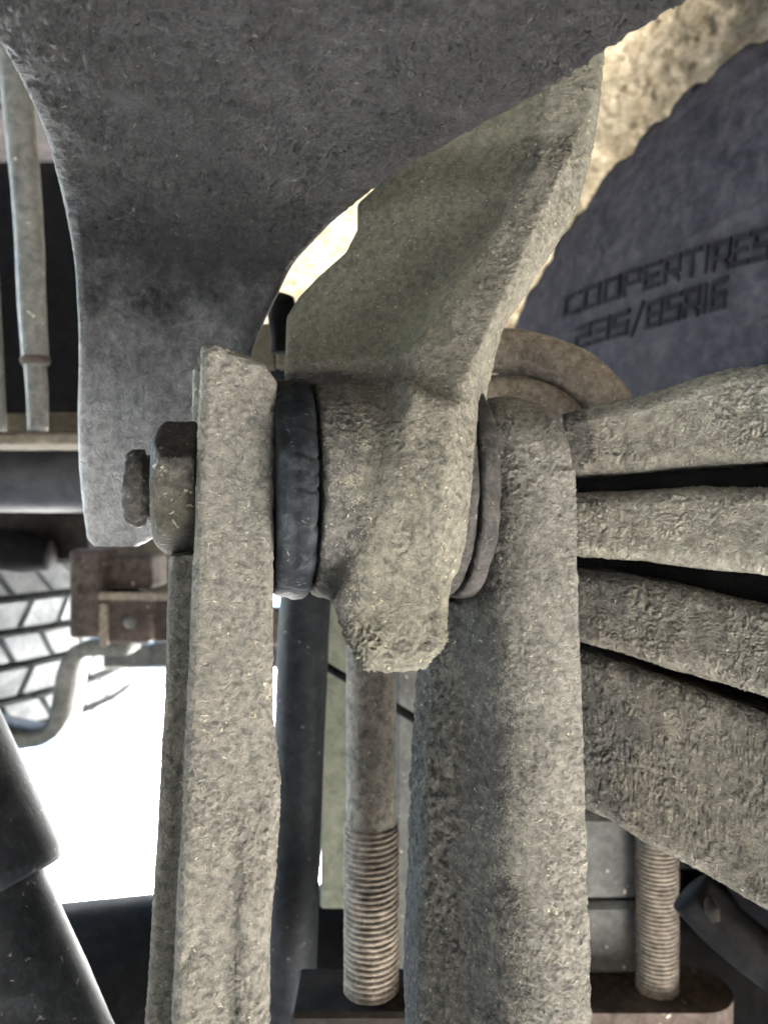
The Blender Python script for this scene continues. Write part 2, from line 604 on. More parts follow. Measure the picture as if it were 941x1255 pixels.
# cream liner of the wheel arch: heavily caked, a bent sheet
nx, nz = 340, 320
xs, ph_ = np.linspace(-170, 470, nx), np.linspace(math.radians(-28), math.radians(80), nz)
GX, GP = np.meshgrid(xs, ph_, indexing='ij')
GY, GZ = 503 + 470 * np.sin(GP), -68 + 470 * np.cos(GP)
ring = np.stack([GX, GY, GZ], -1)
V, q = loft(ring, False, False)
N0 = np.stack([0 * GP, -np.sin(GP), -np.cos(GP)], -1).reshape(-1, 3)
d = 7 * fbm(V, 60, 4, .6) + 7 * np.abs(fbm(V, 16, 3, .65, 5.1))
Vf = V + d[:, None] * N0
Vb = V - 9.0 * N0
k = len(V)
edge = []
ii = np.arange(nx - 1) * nz
for a, b in ((ii, ii + nz), ):
    edge.append(np.stack([a, a + k, b + k, b], -1))
    edge.append(np.stack([a + nz - 1, b + nz - 1, b + nz - 1 + k, a + nz - 1 + k], -1))
jj = np.arange(nz - 1)
edge.append(np.stack([jj, jj + 1, jj + 1 + k, jj + k], -1))
last = (nx - 1) * nz + jj
edge.append(np.stack([last, last + k, last + 1 + k, last + 1], -1))
link('wheel_arch_liner', np.vstack([Vf, Vb]), np.vstack([q, q[:, ::-1] + k] + edge), M['cream'],
     label='cream mud caked liner of the wheel arch between the black bracket and the big tyre', category='wheel arch liner')

# ------------------------------------------------------------------ black frame bracket (bent sheet)
rows = np.array([   # py, depth, left px, right px
    (-150, 118, -260, 1090), (-100, 127, -175, 1015), (-40, 140, -90, 920), (0, 149, -52, 858), (35, 158, -22, 800), (70, 167, 2, 742), (105, 177, 22, 688),
    (140, 188, 40, 626), (180, 202, 56, 554), (220, 217, 67, 486), (262, 232, 77, 428), (300, 243, 84, 386), (330, 249, 88, 357), (370, 253, 90, 334),
    (410, 255, 92, 314), (450, 256, 92, 300), (500, 257, 91, 292), (560, 258, 92, 272), (610, 259, 96, 238), (648, 260, 101, 196), (662, 260, 104, 180), (670, 260, 112, 165)], float)
s_ = np.concatenate([[0], np.cumsum(np.hypot(np.diff(rows[:, 1]), np.diff((CY - rows[:, 0]) * rows[:, 1] / F)))])
t = np.linspace(0, s_[-1], 330)
mm = np.gradient(rows, s_, axis=0)
kk = np.clip(np.searchsorted(s_, t, 'right') - 1, 0, len(s_) - 2)
h = (s_[kk + 1] - s_[kk])[:, None]
x = ((t - s_[kk])[:, None]) / h
rr = ((2 * x**3 - 3 * x**2 + 1) * rows[kk] + (x**3 - 2 * x**2 + x) * h * mm[kk] + (-2 * x**3 + 3 * x**2) * rows[kk + 1] + (x**3 - x**2) * h * mm[kk + 1])
yy, zz = rr[:, 1], (CY - rr[:, 0]) * rr[:, 1] / F
xl, xr = (rr[:, 2] - CX) * yy / F, (rr[:, 3] - CX) * yy / F
ty, tz = np.gradient(yy), np.gradient(zz)
tl = np.hypot(ty, tz)
ny, nz_ = -(-tz / tl) * -1, -(ty / tl) * 1
# the sheet's front normal (towards camera and ground)
ny, nz_ = tz / tl, -ty / tl
flip = np.sign(-ny * 1.0 - nz_ * 0.6)
ny, nz_ = ny * flip, nz_ * flip
C, TH = 230, 4.0
rings = []
for i in range(len(t)):
    u = np.linspace(0, 1, C)
    ea = np.linspace(math.pi / 2, 3 * math.pi / 2, 14)[1:-1]
    fx = xl[i] + TH + (xr[i] - xl[i] - 2 * TH) * u
    pts = [(a, 0.0) for a in fx]
    pts += [(xr[i] - TH + TH * math.sin(b), TH - TH * math.cos(b)) for b in np.linspace(0, math.pi, 12)[1:-1]]
    pts += [(a, 2 * TH) for a in fx[::-6]]
    pts += [(xl[i] + TH - TH * math.sin(b), TH + TH * math.cos(b)) for b in np.linspace(0, math.pi, 12)[1:-1]]
    if len(pts) % 2:
        pts = pts[:-1]
    pts = np.array(pts)
    rings.append(np.stack([pts[:, 0], yy[i] - ny[i] * pts[:, 1], zz[i] - nz_[i] * pts[:, 1]], -1))
V, q = loft(rings)
q = q[:, ::-1]
if (normals(V, q)[C // 2 + len(rings[0]) * 150] @ np.array([0, -1, 0])) < 0:
    q = q[:, ::-1]


NFX = np.abs(normals(V, q)[:, 0])


def up_mask(V):
    return (1 - 0.85 * np.clip(NFX * 1.6 - .3, 0, 1)) * (0.22 + 0.85 * np.clip((250 - V[:, 1]) / 22, 0, 1))


V = roughen(V, q, [(20, .6, ''), (5, .35, ''), (2.6, .4, 'flake'), (2.6, 1.0, 'pit'), (3.8, 1.1, 'pit'), (4.6, 1.6, 'pit'), (3.4, 1.0, 'grit'), (2.0, .9, 'grit'), (1.4, .25, '')], 3, up_mask)
fb = link('frame_bracket', V, q, M['frame'], label='large black pitted frame bracket curving over the top with a paler leg hanging at left',
     category='frame bracket')

# ------------------------------------------------------------------ hub frame: u along the bolt, w away from the camera
H = np.array([-1.6, 225.0, 6.5])
YAW = math.radians(12)
cu, su = math.cos(YAW), math.sin(YAW)
UD, WD = np.array([cu, su, 0]), np.array([-su, cu, 0])


def uw(g):
    dx, dy = g.X - H[0], g.Y - H[1]
    return dx * cu + dy * su, -dx * su + dy * cu


def hub(u, w, z):
    return H + UD * u + WD * w + np.array([0, 0, z])


# ---- cast hanger
g = Grid((-46, 183, -50), (86, 290, 168), 0.85)
U, W = uw(g)
zz = g.Z - H[2]


def px2(pts, d):
    return [((a - CX) * d / F, (CY - b) * d / F) for a, b in pts]


web2 = poly2(g.X, g.Z, px2([(352, 500), (350, 455), (351, 388), (366, 364), (390, 340), (424, 312), (438, 284), (438, 250), (520, 180), (640, 100), (690, 0), (740, 0), (714, 195), (693, 268), (640, 340), (594, 410), (578, 470), (560, 600), (430, 640)], 238))
front = 218 + 0.07 * np.maximum(g.Z - 40, 0) + 0.30 * np.maximum(12 + 0.36 * np.maximum(g.Z - 20, 0) - g.X, 0)
web = solid(web2, np.abs(g.Y - (front + 10)) - 10, 2.5)
rib2 = poly2(g.X, g.Z, px2([(742, -20), (720, 195), (700, 268), (648, 342), (602, 405), (578, 475), (575, 530), (566, 600), (550, 690), (478, 640), (482, 520), (500, 445), (540, 372), (600, 292), (648, 215), (664, 150), (674, 60), (680, -20)], 222))
rfront = 192.5 + 0.36 * np.maximum(g.Z - 12, 0) - 0.0006 * np.maximum(g.Z - 12, 0) ** 2
xr = np.where(g.Z > 25, 16.5 + 0.47 * (g.Z - 25), 16.5 + 0.11 * (g.Z - 25))
rfront = rfront + 0.16 * np.maximum(xr - g.X, 0) + 0.75 * np.maximum(g.X - xr, 0) - 1.0
rib = solid(rib2, np.maximum(rfront - g.Y, g.Y - (front + 12)), 2.0)
D = smin(web, rib, 15 - 11 * np.clip((g.Z - 40) / 45, 0, 1))
cyl = solid(np.sqrt(W**2 + zz**2) - 30.5, slab(U, -20.1, 14.5), 2.0)
D = smin(D, cyl, 7)
lip2 = poly2(g.X, g.Z, px2([(404, 735), (424, 786), (446, 820), (520, 818), (548, 788), (553, 700), (560, 600), (560, 500), (500, 470), (450, 640)], 197))
lip = solid(lip2, slab(g.Y, 193.5, 216), 4)
D = smin(D, lip, 6)
# broken hollow under the left of the lip
D = smax(D, -capsule(g, P(395, 800, 196), P(430, 812, 205), 6.0, 3.0), 2)
V, q = g.mesh(D)


def on_web(V):
    """1 on the smooth oily web left of the fold, 0 on the crusted flange and hub"""
    fold = 10 + 0.40 * np.maximum(V[:, 2] - 20, 0)
    return np.clip((fold - V[:, 0] + 5 * fbm(V, 12, 3, .6)) / 5, 0, 1) * np.clip((V[:, 2] - 42 + 4 * fbm(V, 9, 3, .6, 3.3)) / 4, 0, 1)


def cast_mask(V):
    low = np.clip((-22 - V[:, 2]) / 12, 0, 1)
    return (1.15 + 2.2 * low) * (1 - 0.65 * on_web(V))


V, q = finer(V, q)
V = roughen(V, q, ROUGH, 1, cast_mask)
hanger = link('spring_hanger', V, q, M['cast'],
              label='dusty cast iron spring hanger arm with a round hub between the two upright shackle bars', category='spring hanger')



def HANGER_MAT(c):
    m = (on_web(c) > 0.5).astype(np.int32)
    hub_shade = (c[:, 0] + 9 * fbm(c, 13, 4, .65, 8.0) + rng.normal(size=len(c)) * 1.5 < -8) & (c[:, 2] < 42)  # shade on the left of the hub, put into the colour
    m[hub_shade & (m == 0)] = 2
    return m


hanger.data.materials.append(M['web'])
hanger.data.materials.append(M['shaded'])
hanger.data.polygons.foreach_set('material_index', HANGER_MAT(V[q].mean(1))[:len(hanger.data.polygons)])

# ---- shackle bars
PITCH = 0.105
g = Grid((-82, 160, -178), (-10, 262, 52), 0.8)
U, W = uw(g)
zz = g.Z - H[2]
Wp = W - zz * PITCH
Up = U - zz * 0.032
front2 = poly2(Up, g.Z + 0 * Up, [(-51, 43), (-47, 43.5), (-35.5, 39.5), (-31.5, 34), (-31, -30), (-30.4, -52), (-28, -67), (-28.2, -76), (-30.3, -100), (-31, -185), (-53, -185), (-51.5, -60)])
bar = solid(front2, slab(Wp, -22, 12), 2.6)
fl_out = -53.5 - 4.5 * np.clip((-8 - g.Z) / 4, 0, 1) - 1.5 * np.clip((-60 - g.Z) / 80, 0, 1)
fl_out = np.where((g.Z < 26) & (g.Z > -11), -50.5, fl_out)
flange = solid(np.maximum(slab(g.Z, -185, 40), np.abs(Up - (fl_out - 36) / 2) - (-36 - fl_out) / 2), slab(Wp, -5, 22), 2.0)
D = smin(bar, flange, 2.0)
rib = solid(np.maximum(slab(g.Z, -190, -68), slab(Up, -37.5, -30)), np.maximum(-21.2 - 2.4 * np.clip((-66 - g.Z) / 28, 0, 1) - Wp, Wp), 1.8)
D = smin(D, rib, 2.5)
D = smax(D, -capsule(g, P(219, 1194, 180.2), P(251, 1136, 181.4), 1.1, 1.1), .4)
V, q = g.mesh(D)
V, q = finer(V, q)
V = roughen(V, q, ROUGH, 2)
link('shackle_bar', V, q, M['shackle'], label='upright dusty shackle bar with the nut on it, left of the cast hanger', category='shackle bar',
     group='upright shackle bars')

g = Grid((-4, 172, -178), (72, 272, 48), 0.8)
U, W = uw(g)
zz = g.Z - H[2]
Wp = W - zz * PITCH
Up = U - zz * 0.02
prof = poly2(Up, Wp, [(27.2, 30)] + [(47 - 19.8 * math.cos(a), -5.5 - 17 * math.sin(a)) for a in np.linspace(0, math.pi / 2, 9)] + [(51.5, -22.5), (51.5, 30)])
topz = np.sqrt((Wp - 4) ** 2 + np.maximum(g.Z - 10, 0) ** 2) - 26.5
cap = smax(topz, (np.sqrt((Up - 39.5) ** 2 + (np.maximum(g.Z - 20, 0) * .8) ** 2) - 13.4), 4)
body = solid(smax(prof, np.where(g.Z > 12, cap, -5), 2.0), slab(g.Z, -190, 60), 1.5)
ou = 17.5 - 5.0 * np.clip((-40 - g.Z) / 90, 0, 1)
inn = solid(np.maximum(poly2(Up - ou + 15.5, Wp, [(15.5, 24), (15.5, 6), (24, -3), (34, -13.5), (41, -13), (41, 24)]), slab(g.Z, -195, 0)), slab(g.Z, -195, 0), 1.5)
inn = smax(inn, g.Z + 12, 8)
inn = smax(inn, np.clip(33.2 - np.sqrt(W**2 + zz**2), -8, 40) - 3.0 * np.clip(Up - 30, 0, 3), 2.5)
D = smin(body, inn, 6)
V, q = g.mesh(D)


def jag_mask(V):
    return 1 + 1.2 * np.clip((30 - V[:, 0]) / 8, 0, 1) * np.clip((V[:, 2] + 90) / 30, 0, 1)


V, q = finer(V, q)
V = roughen(V, q, ROUGH, 5)
V = roughen(V, q, [(4.5, 1.2, ''), (2.2, .4, 'flake')], 6, lambda V: np.clip((26 - V[:, 0]) / 8, 0, 1) * np.clip((V[:, 2] + 150) / 60, 0.15, 1) * np.clip((-16 - V[:, 2]) / 6, 0, 1))
rbar = link('shackle_bar', V, q, M['shackle'], label='broad upright shackle bar with a domed top, beside the ends of the spring leaves', category='shackle bar',
     group='upright shackle bars')

rbar.data.materials.append(M['shaded'])  # shade of the bar's left face, painted in with a ragged edge
cq = V[q].mean(1)
cu_q = (cq - H) @ UD - (cq[:, 2] - H[2]) * .02
rbar.data.polygons.foreach_set('material_index', (cu_q + 6 * fbm(cq, 14, 4, .65) + rng.normal(size=len(cq)) * 1.2 < 32).astype(np.int32)[:len(rbar.data.polygons)])

# ---- bolt with nut
bolt = thing('shackle_bolt', 'greasy hexagonal nut and bolt end standing out from the narrower shackle bar', 'bolt', hub(-60, 0, -17))
g = Grid((-86, 180, -22), (-44, 240, 36), 0.6)
U, W = uw(g)
zz = g.Z - H[2]
hexa = None
for a in (0.12, 0.12 + math.pi / 3, 0.12 + 2 * math.pi / 3):
    s = np.abs(W * math.cos(a) + zz * math.sin(a)) - 16.2
    hexa = s if hexa is None else np.maximum(hexa, s)
D = solid(hexa, slab(U, -63.0, -51.3), .7)
D = smax(D, np.sqrt(W**2 + zz**2) - 18.7 + 1.3 * np.maximum(-60 - U, 0), .5)
V, q = g.mesh(D)
V = roughen(V, q, [(9, .2, ''), (3, .08, 'flake'), (1.5, .1, '')], 8)
link('nut', V, q, M['nut'], bolt)
D = solid(np.sqrt(W**2 + zz**2) - 10.6 + .6 * np.maximum(-68 - U, 0), slab(U, -70.3, -65.2), .6)
D = np.minimum(D, solid(np.sqrt(W**2 + zz**2) - 9.2, slab(U, -66, -60), .4))
D = np.minimum(D, solid(np.sqrt(W**2 + zz**2) - 8.0, slab(U, -63.5, -50), .2))
V, q = g.mesh(D)
V = roughen(V, q, [(5, .4, ''), (2.2, .3, 'flake'), (1.2, .2, '')], 9)
link('bolt_end', V, q, M['nut'], bolt)
V, q = tube([hub(-50.9, 0, 0), hub(30, 0, 0), hub(50, 0, 0)], 8.0, 24)
link('shank', V, q, M['nut'], bolt)

# ---- rubber bushing (left) and its washers (right)
g = Grid((-44, 180, -34), (-8, 268, 48), 0.6)
U, W = uw(g)
zz = g.Z - H[2]
rad = np.sqrt(W**2 + zz**2)
D = solid(rad - 30.4, slab(U, -31.2, -21.5), 2.5)
D = smin(D, solid(rad - 31.2, slab(U, -27.0, -21.0), 2.2), 1.2)
D = smax(D, -(np.sqrt((U + 27.0) ** 2 + (rad - 31.4) ** 2) - .7), .5)
D = smax(D, -(rad - 10), .5)
V, q = g.mesh(D)
N = normals(V, q)
ang = np.arctan2(V[:, 2] - H[2], -(V[:, 1] - H[1]))
uu = (V - H) @ UD
dd = np.zeros(len(V))
for a0, wdt, dep in ((-.02, .018, 1.2), (-.30, .022, 1.0), (.22, .015, .9), (.45, .02, .6), (-.52, .02, .7), (.1, .012, .6)):
    dd -= .6 * dep * np.exp(-((ang - a0 - .02 * np.sin(uu * .9)) / wdt) ** 2) * np.clip((uu + 28) / 3, 0, 1)
V = V + N * dd[:, None]
V = roughen(V, q, [(12, .4, ''), (3.0, .1, ''), (1.6, .12, '')], 11)
link('rubber_bushing', V, q, M['rubber'], label='cracked black rubber bushing squeezed between the nut-side shackle bar and the hub', category='bushing')

g = Grid((14, 188, -32), (40, 272, 44), 0.6)
U, W = uw(g)
zz = g.Z - H[2]
rad = np.sqrt(W**2 + zz**2)
wash = thing('thrust_washer', 'pair of dusty thin thrust washers between the hub and the domed shackle bar', 'washer', hub(25, 0, -29))
for lo, hi, r, m_, sd in ((12.6, 20.4, 31.3, 'pink', 13), (21.0, 26.2, 32.3, 'rubber', 14)):
    D = solid(np.maximum(rad - r, 9 - rad), slab(U, lo, hi), 1.4)
    V, q = g.mesh(D)
    V = roughen(V, q, [(9, .5, ''), (3.0, .3, ''), (1.5, .15, '')], sd)
    link('ring', V, q, M['ring'], wash)

# ------------------------------------------------------------------ leaf spring
spring = thing('leaf_spring', 'stack of mud caked spring leaves beside the domed shackle bar', 'leaf spring', P(830, 1110, 215))
leaf_lines = [
    ([(640, 520), (690, 506), (705, 502), (740, 495), (780, 487), (820, 474), (860, 461), (900, 448), (941, 443), (1060, 436)],
     [(640, 588), (705, 584), (780, 578), (860, 571), (941, 566), (1060, 560)]),
    ([(640, 607), (705, 604), (780, 601), (860, 596), (941, 597), (1060, 604)],
     [(640, 678), (705, 682), (780, 688), (860, 697), (941, 706), (1060, 720)]),
    ([(640, 690), (705, 697), (780, 706), (860, 722), (941, 742), (1060, 772)],
     [(640, 768), (705, 786), (780, 808), (860, 832), (941, 856), (1060, 892)]),
    ([(640, 778), (705, 797), (780, 818), (860, 846), (941, 876), (1060, 918)],
     [(640, 965), (705, 990), (755, 1013), (800, 1042), (860, 1074), (941, 1120), (1060, 1180)])]
for k, (tp, bt) in enumerate(leaf_lines):
    tp, bt = [np.array(c + [(1500, c[-1][1] + (c[-1][1] - c[-2][1]) * 440 / (c[-1][0] - c[-2][0]))], float) for c in (tp, bt)]
    pxs = np.concatenate([np.linspace(692, 1010, 170), np.linspace(1014, 1480, 60)])
    dep = np.interp(pxs, [692, 941, 1050, 1480], [236, 206, 196, 186]) + (3, 0, 1, 4)[k]
    rings = []
    for px_, d_ in zip(pxs, dep):
        zt = (CY - np.interp(px_, tp[:, 0], tp[:, 1])) * d_ / F
        zb = (CY - np.interp(px_, bt[:, 0], bt[:, 1])) * d_ / F
        xx = (px_ - CX) * d_ / F
        hh = (zt - zb) / 2
        zc = (zt + zb) / 2
        r = min(hh * 0.55, 5.0)
        ring = []
        dpt = 44.0
        for a in np.linspace(math.pi, math.pi / 2, 14):           # front top round
            ring.append((d_ + r + r * math.cos(a), zt - r + r * math.sin(a)))
        for b in np.linspace(d_ + r, d_ + dpt, 26)[1:]:
            ring.append((b, zt))
        for b in np.linspace(zt, zb, 12)[1:]:
            ring.append((d_ + dpt, b))
        for b in np.linspace(d_ + dpt, d_ + r, 26)[1:]:
            ring.append((b, zb))
        for a in np.linspace(-math.pi / 2, -math.pi, 14)[1:]:
            ring.append((d_ + r + r * math.cos(a), zb + r + r * math.sin(a)))
        nfl = max(3, int((2 * hh - 2 * r) / 0.7))
        for b in np.linspace(zb + r, zt - r, 40)[1:-1]:
            ring.append((d_, b))
        if len(ring) % 2:
            ring = ring[:-1]
        rings.append([(xx, a, b) for a, b in ring])
    V, q = loft(rings)
    N = normals(V, q)
    cen = np.array(rings).mean((0, 1))
    if ((V - cen) * N).sum() < 0:
        q = q[:, ::-1]
    V, q = finer(V, q)
    V = roughen(V, q, [(22, .6, ''), (6, .4, ''), (2.5, .28, 'grit'), (1.2, .27, 'grit'), (0.85, .16, '')], 20 + k)
    lf = link('spring_leaf', V, q, M['leaf_pale' if k < 2 else 'leaf'], spring)
    lf.data.materials.append(M['shaded'])  # shade at the left end of each leaf, painted in
    cq = V[q].mean(1)
    lf.data.polygons.foreach_set('material_index', (cq[:, 0] + 16 * fbm(cq, 16, 4, .65) + rng.normal(size=len(cq)) * 1.5 < (60, 58, 66, 72)[k]).astype(np.int32)[:len(lf.data.polygons)])

for (ta, tb) in (((700, 586, 603), (945, 563, 601)), ((700, 683, 697), (945, 706, 744)), ((700, 786, 798), (945, 858, 880))):  # dark strips added in the leaf gaps to stand for deep shade
    p0, p1 = P(ta[0], ta[1] - 12, 262), P(ta[0], ta[2] + 14, 262)
    p2, p3 = P(tb[0], tb[1] - 12, 238), P(tb[0], tb[2] + 14, 238)
    back_ = np.array([0, 12.0, 0])
    link('gap_shade', np.array([p0, p1, p3, p2, p0 + back_, p1 + back_, p3 + back_, p2 + back_]),
         [(0, 1, 2, 3), (7, 6, 5, 4), (0, 4, 5, 1), (1, 5, 6, 2), (2, 6, 7, 3), (3, 7, 4, 0)], M['black'], spring, False)

# ------------------------------------------------------------------ spring eye behind the domed bar
eye = thing('spring_eye', 'brown curved spring eye arching behind the domed shackle bar below the tyre', 'spring eye', P(660, 500, 290))
V, q = tube([P(540, 475, 300), P(560, 447, 296), P(600, 431, 292), P(655, 436, 290), P(708, 458, 290), P(748, 498, 292), P(762, 560, 296)], 8.4, 40, .8)
V = roughen(V, q, [(9, .7, ''), (3, .35, ''), (1.6, .2, '')], 31)
link('outer_wrap', V, q, M['pink'], eye)
V, q = tube([P(552, 520, 300), P(572, 490, 296), P(615, 480, 294), P(660, 487, 293), P(694, 508, 294), P(712, 560, 298)], 6.4, 36, .8)
V = roughen(V, q, [(9, .6, ''), (3, .3, ''), (1.6, .2, '')], 32)
link('inner_wrap', V, q, M['pink'], eye)

# ------------------------------------------------------------------ big tyre with moulded lettering
TC = np.array([249.6, 503.1, -68.0])
ty_, tp_ = 1.122, 0.009
TA = np.array([math.cos(ty_), -math.sin(ty_), 0])
TN = np.array([-math.sin(ty_) * math.cos(tp_), -math.cos(ty_) * math.cos(tp_), -math.sin(tp_)])
TB = np.cross(TA, TN)
TB = TB if TB[2] > 0 else -TB
prof_r = np.array([120, 160, 225, 250, 280, 310, 335, 352, 366, 378, 387, 391])
prof_n = np.array([9, 12, 14, 15.5, 16.5, 15.5, 12.5, 8.5, 3.5, -4, -14, -30])


def tyre_prof(r):
    return np.interp(r, prof_r, prof_n) + 1.3 * np.exp(-((np.asarray(r) - 352) / 2.5) ** 2) + 1.0 * np.exp(-((np.asarray(r) - 362) / 2.0) ** 2) + 1.2 * np.exp(-((np.asarray(r) - 262) / 3.0) ** 2)


tyre = thing('all_terrain_tyre', 'big dark tyre with dusty sidewall lettering behind the spring leaves', 'tyre', TC)
rr_ = np.concatenate([np.linspace(120, 391, 140)])
sec = [(r, tyre_prof(r)) for r in rr_] + [(392, a) for a in np.linspace(-36, -200, 26)] + [(r, -232 - tyre_prof(r)) for r in np.linspace(391, 120, 20)]
sec += [(118, a) for a in np.linspace(-225, -5, 12)]
if len(sec) % 2:
    sec = sec[:-1]
sec = np.array(sec)
TH_ = np.linspace(0, 2 * math.pi, 721)
lug = np.clip(np.sin(TH_ * 44 + 2.0 * np.sin(TH_ * 7)) * 2, -1, 1) * (.6 + .5 * np.sin(TH_ * 31) * np.sin(TH_ * 13 + 1))
rings = []
for a, lg in zip(TH_, lug):
    d_ = math.cos(a) * TA + math.sin(a) * TB
    wgt = np.clip((sec[:, 0] - 366) / 18, 0, 1)
    r = sec[:, 0] + wgt * 3.2 * lg
    nn = sec[:, 1] + np.where(sec[:, 1] > -120, 1, -1) * np.clip((sec[:, 0] - 358) / 12, 0, 1) * np.clip((392 - sec[:, 0]) / 8, 0, 1) * 1.6 * lg
    rings.append(TC + r[:, None] * d_ + nn[:, None] * TN)
V, q = loft(rings, False)
N = normals(V, q)
if N[60] @ TN < 0:
    q = q[:, ::-1]
V = roughen(V, q, [(45, 2.0, ''), (26, 3.2, ''), (12, 1.2, '')], 41, lambda V: np.clip((np.linalg.norm(V - TC, axis=1) - 340) / 30, .1, 1))
link('carcass', V, q, M['tyre'], tyre)
# wheel disc inside, so that the middle is closed
th = np.linspace(0, 2 * math.pi, 97)
wr = np.array([(124, -2), (118, -10), (90, -20), (60, -20), (12, -20), (12, -30), (60, -32), (90, -32), (120, -30)], float)
V, q = loft([TC + r[:, None] * (math.cos(a) * TA + math.sin(a) * TB) + n_[:, None] * TN for a in th for r, n_ in [(wr[:, 0], wr[:, 1])]], False)
link('wheel_rim', V, q, M['black'], tyre)


def on_sidewall(px, py, lift=0.0):
    """the point of the sidewall on the line of sight through a pixel"""
    dirv = np.array([(px - CX) / F, 1.0, (CY - py) / F])
    lo, hi = 120.0, 1500.0
    best = None
    ts = np.linspace(lo, hi, 1500)
    p = ts[:, None] * dirv - TC
    n_ = p @ TN
    r = np.linalg.norm(p - n_[:, None] * TN, axis=1)
    f = n_ - tyre_prof(r) - lift
    i = np.where((f[:-1] > 0) & (f[1:] <= 0) & (r[1:] < 395))[0]
    if len(i) == 0:
        return None
    i = i[0]
    t_ = ts[i] + (ts[i + 1] - ts[i]) * f[i] / (f[i] - f[i + 1])
    return t_ * dirv


GLYPHS = {   # square moulded capitals as strokes on a 0..1 cell
    'C': [[(1, 1), (0, 1), (0, 0), (1, 0)]], 'O': [[(0, 0), (1, 0), (1, 1), (0, 1), (0, 0)]], 'P': [[(0, 0), (0, 1), (1, 1), (1, .45), (0, .45)]],
    'E': [[(1, 1), (0, 1), (0, 0), (1, 0)], [(0, .5), (.85, .5)]], 'R': [[(0, 0), (0, 1), (1, 1), (1, .42), (0, .42)], [(.55, .38), (1.05, 0)]],
    'T': [[(0, 1), (1, 1)], [(.5, 1), (.5, 0)]], 'I': [[(.5, 0), (.5, 1)]], 'S': [[(1, 1), (0, 1), (0, .5), (1, .5), (1, 0), (0, 0)]],
    '2': [[(0, 1), (1, 1), (1, .5), (0, .5), (0, 0), (1, 0)]], '3': [[(0, 1), (1, 1), (1, 0), (0, 0)], [(.2, .5), (1, .5)]],
    '5': [[(1, 1), (0, 1), (0, .5), (1, .5), (1, 0), (0, 0)]], '8': [[(0, 0), (1, 0), (1, 1), (0, 1), (0, 0)], [(0, .5), (1, .5)]],
    '1': [[(.5, 0), (.5, 1)]], '6': [[(1, 1), (0, 1), (0, 0), (1, 0), (1, .5), (0, .5)]], '/': [[(.1, -.15), (.9, 1.15)]]}


def lettering(text, base_line, height, x0, x1):
    """square capitals as raised rubber on the sidewall; base_line(px) is the foot of the line, height(px) its height in photo pixels"""
    wid = [0.45 if c in 'I1' else 0.8 if c == '/' else 1.0 for c in text]
    tot = sum(wid)
    Vv, Fv = [], []
    k0 = 0.0
    for c, w in zip(text, wid):
        cw = (x1 - x0) / tot
        gx0, gx1 = x0 + (k0 + .16 * w) * cw, x0 + (k0 + .84 * w) * cw
        k0 += w
        for st_ in GLYPHS[c]:
            for (ax_, ay_), (bx_, by_) in zip(st_[:-1], st_[1:]):
                pts = []
                L_ = math.hypot((bx_ - ax_) * .8, by_ - ay_) + 1e-6
                dx, dy = (bx_ - ax_) / L_, (by_ - ay_) / L_
                hw = 0.09
                e = 0.09
                A0, B0 = (ax_ - dx * e, ay_ - dy * e), (bx_ + dx * e, by_ + dy * e)
                nx_, nyy = -dy * hw * 1.1, dx * hw
                for (qx, qy) in ((A0[0] + nx_, A0[1] + nyy), (A0[0] - nx_, A0[1] - nyy), (B0[0] - nx_, B0[1] - nyy), (B0[0] + nx_, B0[1] + nyy)):
                    s = gx0 + (gx1 - gx0) * qx
                    p_ = on_sidewall(s + qy * height(s) * .10, base_line(s) - qy * height(s))
                    if p_ is None:
                        p_ = TC + 300 * TB
                    pts.append(p_)
                lift = 1.7 + 0.13 * random.random()
                k = len(Vv)
                Vv += [p_ + lift * TN for p_ in pts] + [p_ - .8 * TN for p_ in pts]
                Fv += [(k, k + 1, k + 2, k + 3)] + [(k + a, k + 4 + a, k + 4 + (a + 1) % 4, k + (a + 1) % 4) for a in range(4)]
    link('lettering', np.array(Vv), Fv, M['letter'], tyre, False)


lettering("COOPERTIRES", lambda x: 388 - (x - 690) * .372 + ((x - 690) * .0128) ** 2 * 2.0, lambda x: 22 + (x - 690) * .05, 688, 944)
lettering("235/85R16", lambda x: 428 - (x - 700) * .30 + ((x - 700) * .010) ** 2 * 1.0, lambda x: 23 + (x - 700) * .055, 702, 891)

# ------------------------------------------------------------------ U-bolts
def make_ubolt(base, length, r, pitch, label):
    root = thing('u_bolt', label, 'bolt', base, 'threaded clamp bolts under the spring')
    x0, y0, z0 = base
    thr = 72.0
    V, q = tube([(x0, y0, z0 + thr - 2), (x0, y0, z0 + 90), (x0, y0, z0 + length)], r * .96, 40, 1.2)
    V = roughen(V, q, [(12, .25, ''), (3, .12, '')], 51)
    link('shank', V, q, M['ubolt'], root)
    zs = np.arange(-18, thr, 0.24)
    th = np.arange(48) * 2 * math.pi / 48
    ph = (zs[:, None] / pitch - th[None] / (2 * math.pi)) % 1.0
    tri = 1 - np.abs(2 * ph - 1)
    rad_ = r * 1.06 - 1.0 + 1.0 * np.clip(tri * 1.5 - .1, 0, 1)
    rad_ *= np.clip(0.93 + (thr - zs[:, None]) / 14, 0, 1)
    ring = np.stack([x0 + rad_ * np.cos(th), y0 + rad_ * np.sin(th), z0 + zs[:, None] + 0 * rad_], -1)
    V, q = loft(ring)
    V = roughen(V, q, [(7, .35, ''), (2.2, .3, '')], 52)
    link('thread', V, q, M['thread'], root)
    return root


def dup(root, loc, label):
    r = root.copy()
    COL.objects.link(r)
    r.location = np.asarray(loc) * .001
    r['label'] = label
    ROOTS[r.name] = np.asarray(loc, float)
    for ch in list(root.children):
        c = ch.copy()
        COL.objects.link(c)
        c.parent = r
    return r


